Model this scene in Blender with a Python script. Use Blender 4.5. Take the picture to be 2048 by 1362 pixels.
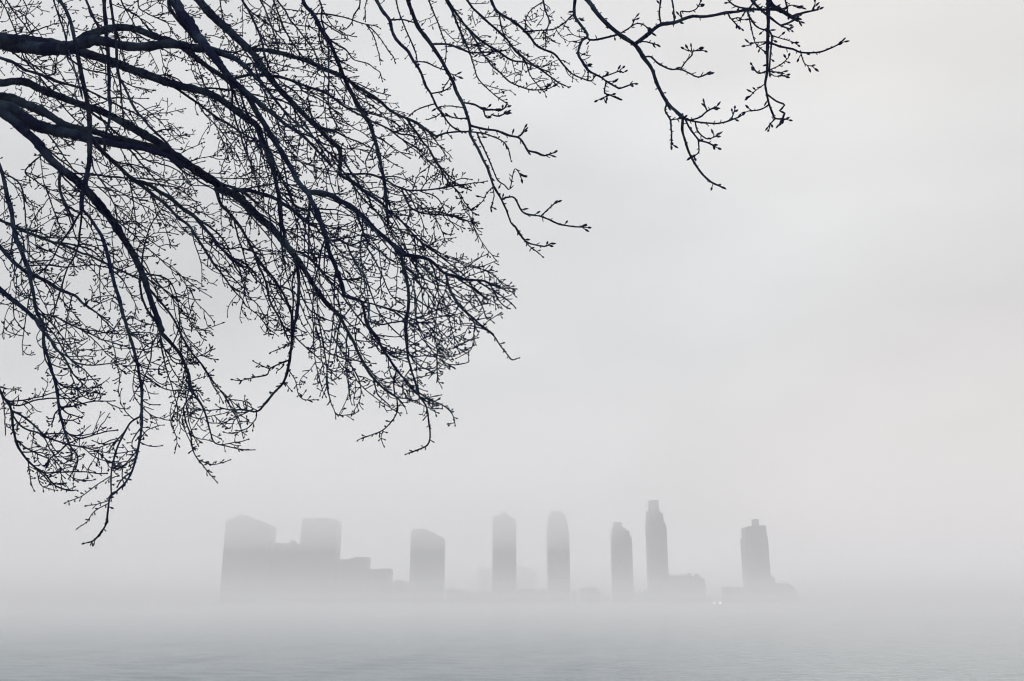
import bpy, bmesh, math, random
import numpy as np
from mathutils import Vector

for o in list(bpy.data.objects):
    bpy.data.objects.remove(o)
sc = bpy.context.scene
col = sc.collection
R = math.radians

# ------------------------------------------------------------------ camera
FPX, PITCH, CAMZ = 1800.0, R(16.1), 6.0          # focal length in pixels of the 2048 px photograph
cam_d = bpy.data.cameras.new('camera')
cam = bpy.data.objects.new('camera', cam_d)
col.objects.link(cam)
cam.location = (0, 0, CAMZ)
cam.rotation_euler = (R(90) + PITCH, 0, 0)
cam_d.sensor_width = 36
cam_d.lens = 36 * FPX / 2048
cam_d.clip_start, cam_d.clip_end = 0.05, 30000
sc.camera = cam
CP, SP = math.cos(PITCH), math.sin(PITCH)

def at(px, py, Y):
    """pixel of the photograph -> point at distance Y in front of the camera"""
    u, v = (px - 1024) / FPX, (681 - py) / FPX
    d = (u, CP - v * SP, SP + v * CP)
    k = Y / d[1]
    return (d[0] * k, Y, CAMZ + d[2] * k)

# ------------------------------------------------------------------ world, sun, exposure
SUN_EL, SUN_AZ = R(38), R(28)                    # high, ahead of the camera and a little to the right
w = bpy.data.worlds.new('World'); sc.world = w; w.use_nodes = True
nt = w.node_tree; nt.nodes.clear(); N, L = nt.nodes.new, nt.links.new
out = N('ShaderNodeOutputWorld'); bg = N('ShaderNodeBackground'); bg.inputs['Strength'].default_value = 0.1
sky = N('ShaderNodeTexSky'); sky.sky_type = 'NISHITA'; sky.sun_disc = False
sky.sun_elevation, sky.sun_rotation = SUN_EL, SUN_AZ
sky.air_density, sky.dust_density = 1.0, 3.0
tc = N('ShaderNodeTexCoord')
sep = N('ShaderNodeSeparateXYZ'); L(tc.outputs['Generated'], sep.inputs[0])
ramp = N('ShaderNodeValToRGB'); L(sep.outputs['Z'], ramp.inputs['Fac'])   # overcast cloud: brighter to the zenith
e = ramp.color_ramp.elements
e[0].position, e[0].color = 0.0, (0.70, 0.71, 0.72, 1)
e[1].position, e[1].color = 1.0, (2.3, 2.3, 2.32, 1)
for p, c in ((0.16, (0.80, 0.80, 0.805, 1)), (0.29, (0.765, 0.785, 0.795, 1)), (0.48, (0.83, 0.845, 0.86, 1)), (0.62, (0.86, 0.865, 0.875, 1)), (0.75, (1.7, 1.7, 1.72, 1))):
    q = e.new(p); q.color = c
mp = N('ShaderNodeMapping'); mp.inputs['Scale'].default_value = (1.3, 1.3, 3.2); L(tc.outputs['Generated'], mp.inputs['Vector'])
nz = N('ShaderNodeTexNoise'); nz.inputs['Scale'].default_value = 1.7; nz.inputs['Detail'].default_value = 3; nz.inputs['Roughness'].default_value = 0.45
L(mp.outputs[0], nz.inputs['Vector'])
mr = N('ShaderNodeMapRange'); mr.inputs['From Min'].default_value = 0.3; mr.inputs['From Max'].default_value = 0.7
mr.inputs['To Min'].default_value = 7.45; mr.inputs['To Max'].default_value = 9.55
L(nz.outputs[0], mr.inputs['Value'])
sc_ = N('ShaderNodeVectorMath'); sc_.operation = 'SCALE'; L(ramp.outputs[0], sc_.inputs[0]); L(mr.outputs[0], sc_.inputs['Scale'])
dp = N('ShaderNodeVectorMath'); dp.operation = 'DOT_PRODUCT'; dp.inputs[1].default_value = (0.56, 0.82, -0.12)   # thinner, warmer cloud low on the right
L(tc.outputs['Generated'], dp.inputs[0])
wr = N('ShaderNodeMapRange'); wr.interpolation_type = 'SMOOTHSTEP'; wr.inputs['From Min'].default_value = 0.85; wr.inputs['From Max'].default_value = 1.0
L(dp.outputs['Value'], wr.inputs['Value'])
wm = N('ShaderNodeMix'); wm.data_type = 'RGBA'; wm.blend_type = 'MULTIPLY'; wm.inputs['B'].default_value = (1.09, 1.01, 1.0, 1)
L(wr.outputs[0], wm.inputs[0]); L(sc_.outputs[0], wm.inputs['A'])
mx = N('ShaderNodeMix'); mx.data_type = 'RGBA'; mx.inputs[0].default_value = 0.96     # cloud deck hides almost all of the clear sky
L(sky.outputs[0], mx.inputs['A']); L(wm.outputs['Result'], mx.inputs['B'])
L(mx.outputs['Result'], bg.inputs['Color']); L(bg.outputs[0], out.inputs['Surface'])

sd = bpy.data.lights.new('sun', 'SUN'); sd.energy = 1.0; sd.angle = R(40); sd.color = (1.0, 0.95, 0.9)
sun = bpy.data.objects.new('sun', sd); col.objects.link(sun)
sdir = Vector((math.sin(SUN_AZ) * math.cos(SUN_EL), math.cos(SUN_AZ) * math.cos(SUN_EL), math.sin(SUN_EL)))
sun.rotation_euler = sdir.to_track_quat('Z', 'Y').to_euler()
sun.location = (40, 60, 90)

sc.view_settings.view_transform = 'Standard'; sc.view_settings.look = 'None'
sc.view_settings.exposure = 0; sc.view_settings.gamma = 1; sc.view_settings.use_curve_mapping = False
sc.render.engine = 'CYCLES'
sc.cycles.use_denoising = True; sc.cycles.denoising_prefilter = 'ACCURATE'
sc.cycles.max_bounces = 8; sc.cycles.volume_bounces = 4
sc.cycles.use_adaptive_sampling = False
sc.cycles.filter_width = 1.15
HAZE = 0.9e-3

# ------------------------------------------------------------------ helpers
def tag(o, label=None, cat=None, group=None, kind=None):
    for k, v in (('label', label), ('category', cat), ('group', group), ('kind', kind)):
        if v: o[k] = v
    return o

def empty(name, loc=(0, 0, 0)):
    o = bpy.data.objects.new(name, None); col.objects.link(o); o.location = loc
    o.empty_display_size = 0.5
    return o

def link(name, me, m=None, parent=None):
    o = bpy.data.objects.new(name, me); col.objects.link(o)
    if m: me.materials.append(m)
    if parent:
        o.parent = parent
    return o

def mesh_np(name, V, F):
    me = bpy.data.meshes.new(name)
    V = np.asarray(V, np.float32); F = np.asarray(F, np.int32)
    me.vertices.add(len(V)); me.vertices.foreach_set('co', V.ravel())
    k = F.shape[1]
    me.loops.add(F.size); me.loops.foreach_set('vertex_index', F.ravel())
    me.polygons.add(len(F)); me.polygons.foreach_set('loop_start', np.arange(0, F.size, k, dtype=np.int32))
    me.polygons.foreach_set('loop_total', np.full(len(F), k, np.int32))
    me.polygons.foreach_set('use_smooth', np.ones(len(F), bool))
    me.update(calc_edges=True); me.validate()
    return me

class Tubes:
    """many tapered tubes collected into ONE mesh"""
    def __init__(s): s.lines = {}
    def add(s, pts, rad, sides=4): s.lines.setdefault(sides, []).append((pts, rad))
    def build(s, name, m, parent, origin=(0, 0, 0)):
        VV, FF, off = [], [], 0
        for k, lines in s.lines.items():
            P = np.array([p for l in lines for p in l[0]], float); Rr = np.array([r for l in lines for r in l[1]], float)
            ln = np.array([len(l[0]) for l in lines])
            st = np.concatenate([[0], np.cumsum(ln)[:-1]]); en = st + ln - 1
            T = np.empty_like(P); T[1:-1] = P[2:] - P[:-2]
            T[st] = P[st + 1] - P[st]; T[en] = P[en] - P[en - 1]
            T /= np.linalg.norm(T, axis=1)[:, None] + 1e-12
            ref = np.tile([0.25, 0.95, 0.15], (len(P), 1))
            for a, b in zip(st, en):
                if abs(T[a:b + 1] @ ref[0]).max() > 0.9: ref[a:b + 1] = (0.9, -0.2, 0.4)
            A = np.cross(T, ref); A /= np.linalg.norm(A, axis=1)[:, None] + 1e-12
            B = np.cross(T, A)
            ang = np.arange(k) * 2 * math.pi / k
            V = P[:, None] + Rr[:, None, None] * (A[:, None] * np.cos(ang)[None, :, None] + B[:, None] * np.sin(ang)[None, :, None])
            VV.append(V.reshape(-1, 3))
            seg = np.setdiff1d(np.arange(len(P)), en)
            j = np.arange(k); j2 = (j + 1) % k
            F = np.stack([seg[:, None] * k + j, seg[:, None] * k + j2, (seg[:, None] + 1) * k + j2, (seg[:, None] + 1) * k + j], -1).reshape(-1, 4)
            FF.append(F + off); off += len(P) * k
        if not VV: return None
        V = np.concatenate(VV) - np.array(origin)
        return link(name, mesh_np(name, V, np.concatenate(FF)), m, parent)

def mat(name):
    m = bpy.data.materials.new(name); m.use_nodes = True
    return m, m.node_tree, m.node_tree.nodes['Principled BSDF']

def bark_mat():
    m, t, b = mat('bark'); n, l = t.nodes.new, t.links.new
    g = n('ShaderNodeNewGeometry')
    a = n('ShaderNodeTexNoise'); a.inputs['Scale'].default_value = 3.5; a.inputs['Detail'].default_value = 7; a.inputs['Roughness'].default_value = 0.65
    l(g.outputs['Position'], a.inputs['Vector'])
    c = n('ShaderNodeValToRGB'); l(a.outputs[0], c.inputs['Fac'])
    c.color_ramp.elements[0].position = 0.46; c.color_ramp.elements[0].color = (0.007, 0.010, 0.034, 1)
    c.color_ramp.elements[1].position = 0.70; c.color_ramp.elements[1].color = (0.035, 0.058, 0.085, 1)
    l(c.outputs[0], b.inputs['Base Color'])
    b.inputs['Roughness'].default_value = 0.9; b.inputs['Specular IOR Level'].default_value = 0.0
    f = n('ShaderNodeTexNoise'); f.inputs['Scale'].default_value = 60; f.inputs['Detail'].default_value = 4
    l(g.outputs['Position'], f.inputs['Vector'])
    bp = n('ShaderNodeBump'); bp.inputs['Strength'].default_value = 0.6; bp.inputs['Distance'].default_value = 0.01
    l(f.outputs[0], bp.inputs['Height']); l(bp.outputs[0], b.inputs['Normal'])
    return m
BARK = bark_mat()

def facade_mat(name, wall, glass, bay=3.2, floor=3.1):
    """concrete wall with rows of dark windows, laid out on the walls themselves"""
    m, t, b = mat(name); n, l = t.nodes.new, t.links.new
    c = n('ShaderNodeTexCoord'); s = n('ShaderNodeSeparateXYZ'); l(c.outputs['Object'], s.inputs[0])
    def math_(op, a, v=None, v2=None):
        x = n('ShaderNodeMath'); x.operation = op
        for i, q in enumerate((a, v, v2)):
            if q is None: continue
            if isinstance(q, (int, float)): x.inputs[i].default_value = q
            else: l(q, x.inputs[i])
        return x.outputs[0]
    h = math_('ADD', s.outputs['X'], s.outputs['Y'])
    fx = math_('FRACT', math_('DIVIDE', h, bay)); fz = math_('FRACT', math_('DIVIDE', s.outputs['Z'], floor))
    win = math_('MULTIPLY', math_('GREATER_THAN', fx, 0.34), math_('MULTIPLY', math_('GREATER_THAN', fz, 0.28), math_('LESS_THAN', fz, 0.86)))
    z = n('ShaderNodeTexNoise'); z.inputs['Scale'].default_value = 1.0; z.inputs['Detail'].default_value = 2
    cv = n('ShaderNodeCombineXYZ'); l(math_('MULTIPLY', h, 0.16), cv.inputs[0]); l(math_('MULTIPLY', s.outputs['Z'], 0.018), cv.inputs[2]); l(cv.outputs[0], z.inputs['Vector'])
    k = n('ShaderNodeMix'); k.data_type = 'RGBA'; l(z.outputs[0], k.inputs[0])
    k.inputs['A'].default_value = (*[q * 0.2 for q in wall], 1); k.inputs['B'].default_value = (*[q * 2.0 for q in wall], 1)
    x = n('ShaderNodeMix'); x.data_type = 'RGBA'; l(win, x.inputs[0]); l(k.outputs['Result'], x.inputs['A']); x.inputs['B'].default_value = (*glass, 1)
    l(x.outputs['Result'], b.inputs['Base Color'])
    r = n('ShaderNodeMapRange'); l(win, r.inputs['Value']); r.inputs['To Min'].default_value = 0.85; r.inputs['To Max'].default_value = 0.35
    l(r.outputs[0], b.inputs['Roughness'])
    return m
CONC = facade_mat('grey_concrete_facade', (0.10, 0.092, 0.10), (0.03, 0.034, 0.045))
BRICK = facade_mat('brown_brick_facade', (0.10, 0.085, 0.088), (0.03, 0.032, 0.042), 2.9)
GLASSY = facade_mat('blue_grey_facade', (0.11, 0.12, 0.13), (0.035, 0.043, 0.055), 3.6)

def plain(name, c, rough=0.85, scale=0.2):
    m, t, b = mat(name); n, l = t.nodes.new, t.links.new
    g = n('ShaderNodeNewGeometry'); a = n('ShaderNodeTexNoise'); a.inputs['Scale'].default_value = scale; a.inputs['Detail'].default_value = 5
    l(g.outputs['Position'], a.inputs['Vector'])
    x = n('ShaderNodeMix'); x.data_type = 'RGBA'; l(a.outputs[0], x.inputs[0])
    x.inputs['A'].default_value = (*[q * 0.75 for q in c], 1); x.inputs['B'].default_value = (*[q * 1.25 for q in c], 1)
    l(x.outputs['Result'], b.inputs['Base Color']); b.inputs['Roughness'].default_value = rough
    return m
ROOF = plain('roof_grey', (0.15, 0.15, 0.155))
STONE = plain('quay_stone', (0.2, 0.2, 0.2))
PAVE = plain('paving', (0.22, 0.21, 0.2), scale=2)
METAL = plain('dark_metal', (0.05, 0.05, 0.055), 0.5)

# ------------------------------------------------------------------ water, banks
def water():
    rows = [9.0]
    while rows[-1] < 5200: rows.append(rows[-1] + max(0.35, rows[-1] * 0.006) * (1 if rows[-1] < 420 else 8))
    rnd = random.Random(5)
    waves = []
    for i in range(26):
        wl = 0.8 * 1.19 ** rnd.uniform(0, 10); th = R(rnd.gauss(250, 32))
        waves.append((2 * math.pi / wl * math.cos(th), 2 * math.pi / wl * math.sin(th), rnd.uniform(0, 6.28), 0.0065 * wl ** 0.75))
    U = np.linspace(-1, 1, 261)
    Y = np.array(rows)[:, None]
    half = np.minimum(3300, 60 + Y * 1.1)
    X = U[None] * half; YY = np.broadcast_to(Y, X.shape)
    Z = np.zeros_like(X)
    for kx, ky, ph, a in waves:
        wlen = 2 * math.pi / math.hypot(kx, ky)
        fade = np.clip(1.5 - np.maximum(half / 130, Y * 0.006) * 2 / wlen, 0, 1)
        s = np.sin(kx * X + ky * YY + ph)
        Z += a * fade * (s + 0.35 * s * np.abs(s))
    Z *= np.clip((1100 - Y) / 500, 0, 1)
    V = np.stack([X, YY, Z], -1).reshape(-1, 3)
    nr, nc = X.shape
    i = (np.arange(nr - 1)[:, None] * nc + np.arange(nc - 1)[None]).ravel()
    F = np.stack([i, i + 1, i + nc + 1, i + nc], -1)
    m, t, b = mat('river_water'); n, l = t.nodes.new, t.links.new
    b.inputs['Base Color'].default_value = (0.12, 0.16, 0.175, 1); b.inputs['Roughness'].default_value = 0.22; b.inputs['IOR'].default_value = 1.33
    g = n('ShaderNodeNewGeometry')
    mp = n('ShaderNodeMapping'); mp.inputs['Scale'].default_value = (0.7, 1.2, 1); l(g.outputs['Position'], mp.inputs['Vector'])
    a = n('ShaderNodeTexNoise'); a.inputs['Scale'].default_value = 0.9; a.inputs['Detail'].default_value = 5; a.inputs['Roughness'].default_value = 0.6
    l(mp.outputs[0], a.inputs['Vector'])
    bp = n('ShaderNodeBump'); bp.inputs['Strength'].default_value = 0.8; bp.inputs['Distance'].default_value = 0.25
    l(a.outputs[0], bp.inputs['Height']); l(bp.outputs[0], b.inputs['Normal'])
    o = link('water', mesh_np('water', V, F), m); tag(o, kind='structure')
water()

def prism_bm(bm, prof, y0, y1):
    """prof: (x, z) outline, closed, extruded from y0 to y1"""
    a = [bm.verts.new((x, y0, z)) for x, z in prof]; b = [bm.verts.new((x, y1, z)) for x, z in prof]
    n = len(prof)
    bm.faces.new(a); bm.faces.new(b[::-1])
    for i in range(n): bm.faces.new((a[i], b[i], b[(i + 1) % n], a[(i + 1) % n]))
    bmesh.ops.recalc_face_normals(bm, faces=bm.faces)

def from_bm(name, bm, m, parent=None):
    me = bpy.data.meshes.new(name); bm.to_mesh(me); bm.free()
    return link(name, me, m, parent)

bm = bmesh.new(); prism_bm(bm, [(-60, -1), (60, -1), (60, 4.4), (-60, 4.4)], -60, 8.6)
tag(from_bm('riverbank', bm, PAVE), kind='structure')
bm = bmesh.new(); prism_bm(bm, [(-60, -0.9), (60, -0.9), (60, 4.62), (-60, 4.62)], 8.604, 9.1)
tag(from_bm('quay_wall', bm, STONE), 'low stone quay wall along the near riverbank', 'wall')
bm = bmesh.new(); prism_bm(bm, [(-3000, -1), (3000, -1), (3000, 2.0), (-3000, 2.0)], 930, 3000)
tag(from_bm('far_shore', bm, STONE), kind='structure')

# ------------------------------------------------------------------ the skyline
GZ = 2.004
def block(root, name, outline, Y, depth, m, z0=GZ):
    """a mass of a building: outline along its top in pixels, left to right, walls straight down"""
    pts = []
    for i, (px, py) in enumerate(outline):
        x, _, z = at(px, py, Y)
        inner = (i == len(outline) - 1 and px < 1024) or (i == 0 and px > 1024)
        if inner: x = at(px, py, Y + depth)[0]
        pts.append((x, z))
    ox, oy = root.location.x, root.location.y
    prof = [(x - ox, z - GZ) for x, z in pts]
    prof = prof + [(prof[-1][0], z0 - GZ), (prof[0][0], z0 - GZ)]
    clean = [p for i, p in enumerate(prof) if i == 0 or abs(p[0] - prof[i - 1][0]) + abs(p[1] - prof[i - 1][1]) > 1e-4]
    bm = bmesh.new(); prism_bm(bm, clean, Y - oy, Y - oy + depth)
    return from_bm(name, bm, m, root)

def building(name, label, cat, Y, blocks, m, group=None):
    xs = [p[0] for b in blocks for p in b[1]]
    x = at(sum((min(xs), max(xs))) / 2, 1190, Y)[0]
    r = empty(name, (x, Y, GZ)); tag(r, label, cat, group)
    for nm, outl, dy, depth, *rest in blocks:
        block(r, nm, outl, Y + dy, depth, rest[0] if rest else m, rest[1] if len(rest) > 1 else GZ)
    return r

GRP = 'towers and blocks across the water'
building('apartment_tower', 'broad foggy slab tower at the left end of the skyline, with stepped roof', 'tower', 1000, [
    ('wall', [(452, 1040), (466, 1037), (519, 1040), (526, 1046), (553.5, 1049)], 0, 30),
    ('penthouse', [(470, 1033), (479, 1029), (495, 1031), (512, 1035)], 6, 16, ROOF, 60)], CONC, GRP)
building('apartment_block', 'mid height flat block wedged between the two broad towers, small rooftop hump', 'building', 1012, [
    ('wall', [(540, 1086), (577, 1086.5), (594, 1086), (597, 1091), (612, 1091)], 0, 26),
    ('roof_hut', [(578, 1083), (583, 1081), (587, 1081), (590, 1083.5), (594, 1084)], 6, 10, ROOF, 50)], BRICK, GRP)
building('apartment_tower', 'second broad tower from the left, square with pale top storeys lost in fog', 'tower', 1000, [
    ('wall', [(602.5, 1052), (683.5, 1052)], 0, 30),
    ('upper_storey', [(604.5, 1038), (618, 1036), (659, 1036), (672, 1039), (683.5, 1042)], 1.5, 27, GLASSY, 60)], CONC, GRP)
building('apartment_block', 'low block with raised curved roof right of the second broad tower', 'building', 1006, [
    ('wall', [(676, 1118), (700, 1119), (741, 1119)], 0, 26),
    ('roof_storey', [(700, 1118), (707, 1115), (715, 1113), (741.5, 1114.5)], 2, 20, ROOF, 40)], BRICK, GRP)
building('apartment_block', 'lowest flat roofed block stepping down from the left cluster', 'building', 1010, [
    ('wall', [(736, 1138.7), (759, 1138.7), (786, 1138.5)], 0, 24),
    ('roof_storey', [(760, 1137), (785, 1137)], 3, 16, ROOF, 36)], CONC, GRP)
building('apartment_tower', 'isolated tower with flat top stepping down on its right side', 'tower', 985, [
    ('wall', [(822, 1063), (866.5, 1063), (867, 1068.5), (880, 1071.5), (891, 1076.5)], 0, 30),
    ('penthouse', [(824.5, 1057.3), (857, 1057.3)], 2, 20, ROOF, 60)], GLASSY, GRP)
building('apartment_tower', 'slim tower with small domed hump on its roof, faint blocks at its foot', 'tower', 995, [
    ('wall', [(985.5, 1034), (1000, 1031), (1018, 1031), (1032.5, 1041)], 0, 26),
    ('penthouse', [(999, 1027.5), (1019, 1027.5)], 3, 18, ROOF, 60),
    ('roof_hut', [(1004, 1022.5), (1014.5, 1022.5)], 6, 10, ROOF, 60)], CONC, GRP)
building('apartment_tower', 'slim tower with balcony teeth down its left edge and rounded shoulders', 'tower', 990, [
    ('wall', [(1094, 1045.5), (1136.3, 1045.5), (1136.5, 1064), (1138.7, 1065)], 0, 26),
    ('upper_storey', [(1095.8, 1029), (1132.8, 1029)], 1.5, 22, GLASSY, 60),
    ('penthouse', [(1100.4, 1021.5), (1126, 1021.5)], 5, 12, ROOF, 60)] , BRICK, GRP)
building('apartment_tower', 'tower stepping down to the right in four small setbacks, just left of the tallest', 'tower', 980, [
    ('wall', [(1220.6, 1068), (1259.3, 1068), (1259.6, 1073), (1263.7, 1073)], 0, 26),
    ('upper_storey', [(1221.4, 1055), (1251.8, 1055), (1252.2, 1061), (1259, 1061)], 1.5, 22, GLASSY, 60),
    ('penthouse', [(1226, 1044), (1244, 1044)], 4, 14, ROOF, 60)], CONC, GRP)
building('skyscraper', 'tallest slim tower with a square box on top', 'tower', 990, [
    ('wall', [(1290, 1043), (1329, 1043), (1329.2, 1048.5), (1332.6, 1048.5)], 0, 27),
    ('upper_storey', [(1291, 1020.5), (1320, 1020.5), (1320.3, 1025), (1326.4, 1027)], 1.5, 23, GLASSY, 60),
    ('roof_box', [(1295.8, 1000), (1317, 1000)], 5, 15, ROOF, 60)], CONC, GRP)
building('apartment_block', 'wide low block with toothed roof huts attached right of the tallest tower', 'building', 996, [
    ('wall', [(1326, 1151), (1399, 1153), (1405, 1156), (1410, 1158.5)], 0, 28),
    ('chimney', [(1352.6, 1146.5), (1355.6, 1146.5)], 4, 3, ROOF, 20),
    ('roof_hut', [(1336, 1148.5), (1341, 1148.5)], 4, 6, ROOF, 20),
    ('roof_hut', [(1346, 1150), (1349, 1150)], 4, 6, ROOF, 20),
    ('roof_hut', [(1361, 1149), (1371, 1148.5)], 4, 8, ROOF, 20),
    ('roof_hut', [(1374, 1146.3), (1383, 1146.3)], 4, 8, ROOF, 20),
    ('roof_hut', [(1388, 1147.6), (1397.8, 1147.6)], 4, 8, ROOF, 20)], BRICK, GRP)
building('warehouse', 'low flat building left of the right hand tower, just right of the two lamps', 'building', 960, [
    ('wall', [(1443, 1173), (1460, 1174.5), (1490, 1174)], 0, 30)], BRICK, GRP)
building('apartment_tower', 'rightmost tower, wide shoulders under a narrow square cap', 'tower', 970, [
    ('wall', [(1480, 1074.5), (1535.5, 1072)], 0, 28),
    ('upper_storey', [(1482, 1053.6), (1502, 1051.8), (1519, 1050.8), (1532, 1050.4)], 1.5, 24, GLASSY, 60),
    ('roof_cap', [(1502.5, 1038), (1517.3, 1038)], 5, 12, ROOF, 60)], CONC, GRP)
building('apartment_block', 'low stepped block at the foot of the rightmost tower, last of the skyline', 'building', 985, [
    ('wall', [(1530, 1167), (1578.7, 1166.6), (1584, 1172), (1591, 1175.5)], 0, 26),
    ('stair_tower', [(1530, 1152.7), (1547, 1152.7), (1549.5, 1155)], -1.5, 12, ROOF)], CONC, GRP)
building('apartment_block', 'very faint block half hidden behind the left foot of the slim domed tower', 'building', 2250, [
    ('wall', [(957, 1137), (985, 1135), (1000, 1135)], 0, 30)], CONC, GRP)
building('apartment_block', 'very faint block behind the right foot of the slim domed tower', 'building', 2300, [
    ('wall', [(1015, 1133), (1040, 1133), (1062, 1136), (1073, 1143)], 0, 30)], CONC, GRP)
building('apartment_block', 'very low dim block filling the gap between the left cluster and the isolated tower', 'building', 1030, [
    ('wall', [(772, 1163), (822, 1164)], 0, 24), ('roof_hut', [(790, 1160.5), (806, 1160.5)], 5, 8, ROOF, 12)], CONC, GRP)
building('shed', 'long low dim shed between the isolated tower and the slim domed tower', 'building', 1040, [
    ('wall', [(892, 1179), (925, 1179)], 0, 22), ('annex', [(925.4, 1184), (984, 1184)], 1, 18)], BRICK, GRP)
building('shed', 'long low dim shed between the slim domed tower and the balcony tower', 'building', 1040, [
    ('wall', [(1034, 1178), (1070, 1178)], 0, 22), ('annex', [(1070.4, 1183), (1094, 1183)], 1, 18)], CONC, GRP)
building('terrace', 'low hip roofed building between the balcony tower and the stepped tower', 'building', 975, [
    ('wall', [(1160, 1182), (1201, 1183)], 0, 24),
    ('roof', [(1159, 1181), (1164, 1177), (1189.5, 1173.5), (1197, 1180), (1203, 1187)], 1, 20, ROOF, 8)], BRICK, GRP)

# balconies: one slab per storey down the left edge of the balcony tower
bt = [o for o in bpy.data.objects if o.get('label', '').startswith('slim tower with balcony')][0]
xl = at(1094.5, 1043, 990)[0] - bt.location.x
bm = bmesh.new(); prism_bm(bm, [(-1.1, 0), (0, 0), (0, 1.15), (-1.1, 1.15)], 0, 5)
b0 = from_bm('balcony', bm, ROOF, bt)
for i in range(25):
    o = b0 if i == 0 else b0.copy()
    if i: col.objects.link(o); o.parent = bt
    o.location = (xl - 0.003, 3, 10 + i * 3.1)

# trees along the far shore, as small dark bumps in the fog
def far_tree(px, py, Y, wpx, seed, label):
    rnd = random.Random(seed)
    top = at(px, py, Y); wr = wpx / FPX * Y / 2; H = top[2] - GZ
    r = empty('shore_tree', (top[0], Y, GZ)); tag(r, label, 'tree', 'bare trees on the far shore')
    t = Tubes(); t.add([(0, 0, 0), (0.1, 0, H * .4), (0, .1, H * .8)], [.35, .25, .08], 6); t.build('trunk', METALBARK, r)
    c = Tubes()
    for i in range(150):
        a, q = rnd.uniform(0, 6.28), math.sqrt(rnd.random())
        z = H * rnd.uniform(0.35, 1); lim = wr * math.sqrt(max(0.05, 1 - ((z / H - .55) / .5) ** 2))
        e = (lim * q * math.cos(a), lim * q * math.sin(a), z)
        s = (e[0] * .15, e[1] * .15, max(H * .2, z - lim * q - H * .15))
        mid = tuple((s[k] + e[k]) / 2 + rnd.uniform(-.3, .3) for k in range(3))
        c.add([s, mid, e], [.16, .12, .05], 3)
    c.build('crown', METALBARK, r)
METALBARK = plain('winter_bark', (0.07, 0.065, 0.06))
spots = [(1149, 1179, 955, 16, 'small bare tree in fog right beside the balcony tower'),
         (1212, 1189, 950, 18, 'bare bush in fog just left of the stepped tower foot'),
         (1276, 1180, 955, 22, 'bare tree in fog between the stepped tower and the tallest tower'),
         (1290, 1177, 960, 18, 'bare tree in fog touching the foot of the tallest tower'),
         (1419, 1190, 950, 20, 'bare tree in fog right of the block with toothed roof'),
         (799, 1163, 965, 30, 'bare tree in fog just left of the isolated tower'),
         (905, 1172, 960, 34, 'bare tree in fog just right of the isolated tower'),
         (938, 1178, 955, 30, 'bare tree in fog left of the slim domed tower'),
         (1082, 1175, 955, 26, 'bare tree in fog just left of the balcony tower'),
         (1589, 1182, 960, 22, 'bare tree in fog at the right end of the skyline')]
for i, (px, py, Y, wp, lb) in enumerate(spots): far_tree(px, py, Y, wp, i, lb)

# two lit lamps on mooring posts out in the river
m_l, t_l, b_l = mat('lamp_glow'); b_l.inputs['Emission Color'].default_value = (1, 0.97, 0.92, 1); b_l.inputs['Emission Strength'].default_value = 6
for px, lb in ((1428.2, 'left of the two small lit lamps seen beside the low flat building'), (1440.2, 'right of the two small lit lamps, nearer the low flat building')):
    p = at(px, 1206.2, 330)
    r = empty('river_lamp', (p[0], 330, 0)); tag(r, lb, 'lamp', 'lit lamps on the water')
    h = p[2]
    t = Tubes(); t.add([(0, 0, -.4), (0, 0, 1), (0, 0, h - .17)], [.05, .045, .04], 8); t.build('post', METAL, r)
    bm = bmesh.new(); bmesh.ops.create_uvsphere(bm, u_segments=12, v_segments=8, radius=0.19)
    for v in bm.verts: v.co.z = v.co.z * 0.9 + h
    from_bm('globe', bm, m_l, r)
    bm = bmesh.new(); bmesh.ops.create_cone(bm, segments=12, radius1=.17, radius2=.04, depth=.09, cap_ends=True)
    for v in bm.verts: v.co.z += h + .215
    from_bm('cap', bm, METAL, r)

# ------------------------------------------------------------------ the bare tree
Z4 = 4.006
REG = {'A': (0, 0, Z4), 'B': (340, 0, Z4), 'C': (680, 0, Z4), 'D': (0, 340, Z4), 'E': (340, 340, Z4), 'F': (680, 340, Z4),
       'G': (900, 0, Z4), 'H': (340, 620, Z4), 'Q': (1024, 0, 2.66), 'S': (0, 512, 2.316), 'U': (512, 500, 3.027), 'W': (1180, 0, 3.938)}
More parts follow.
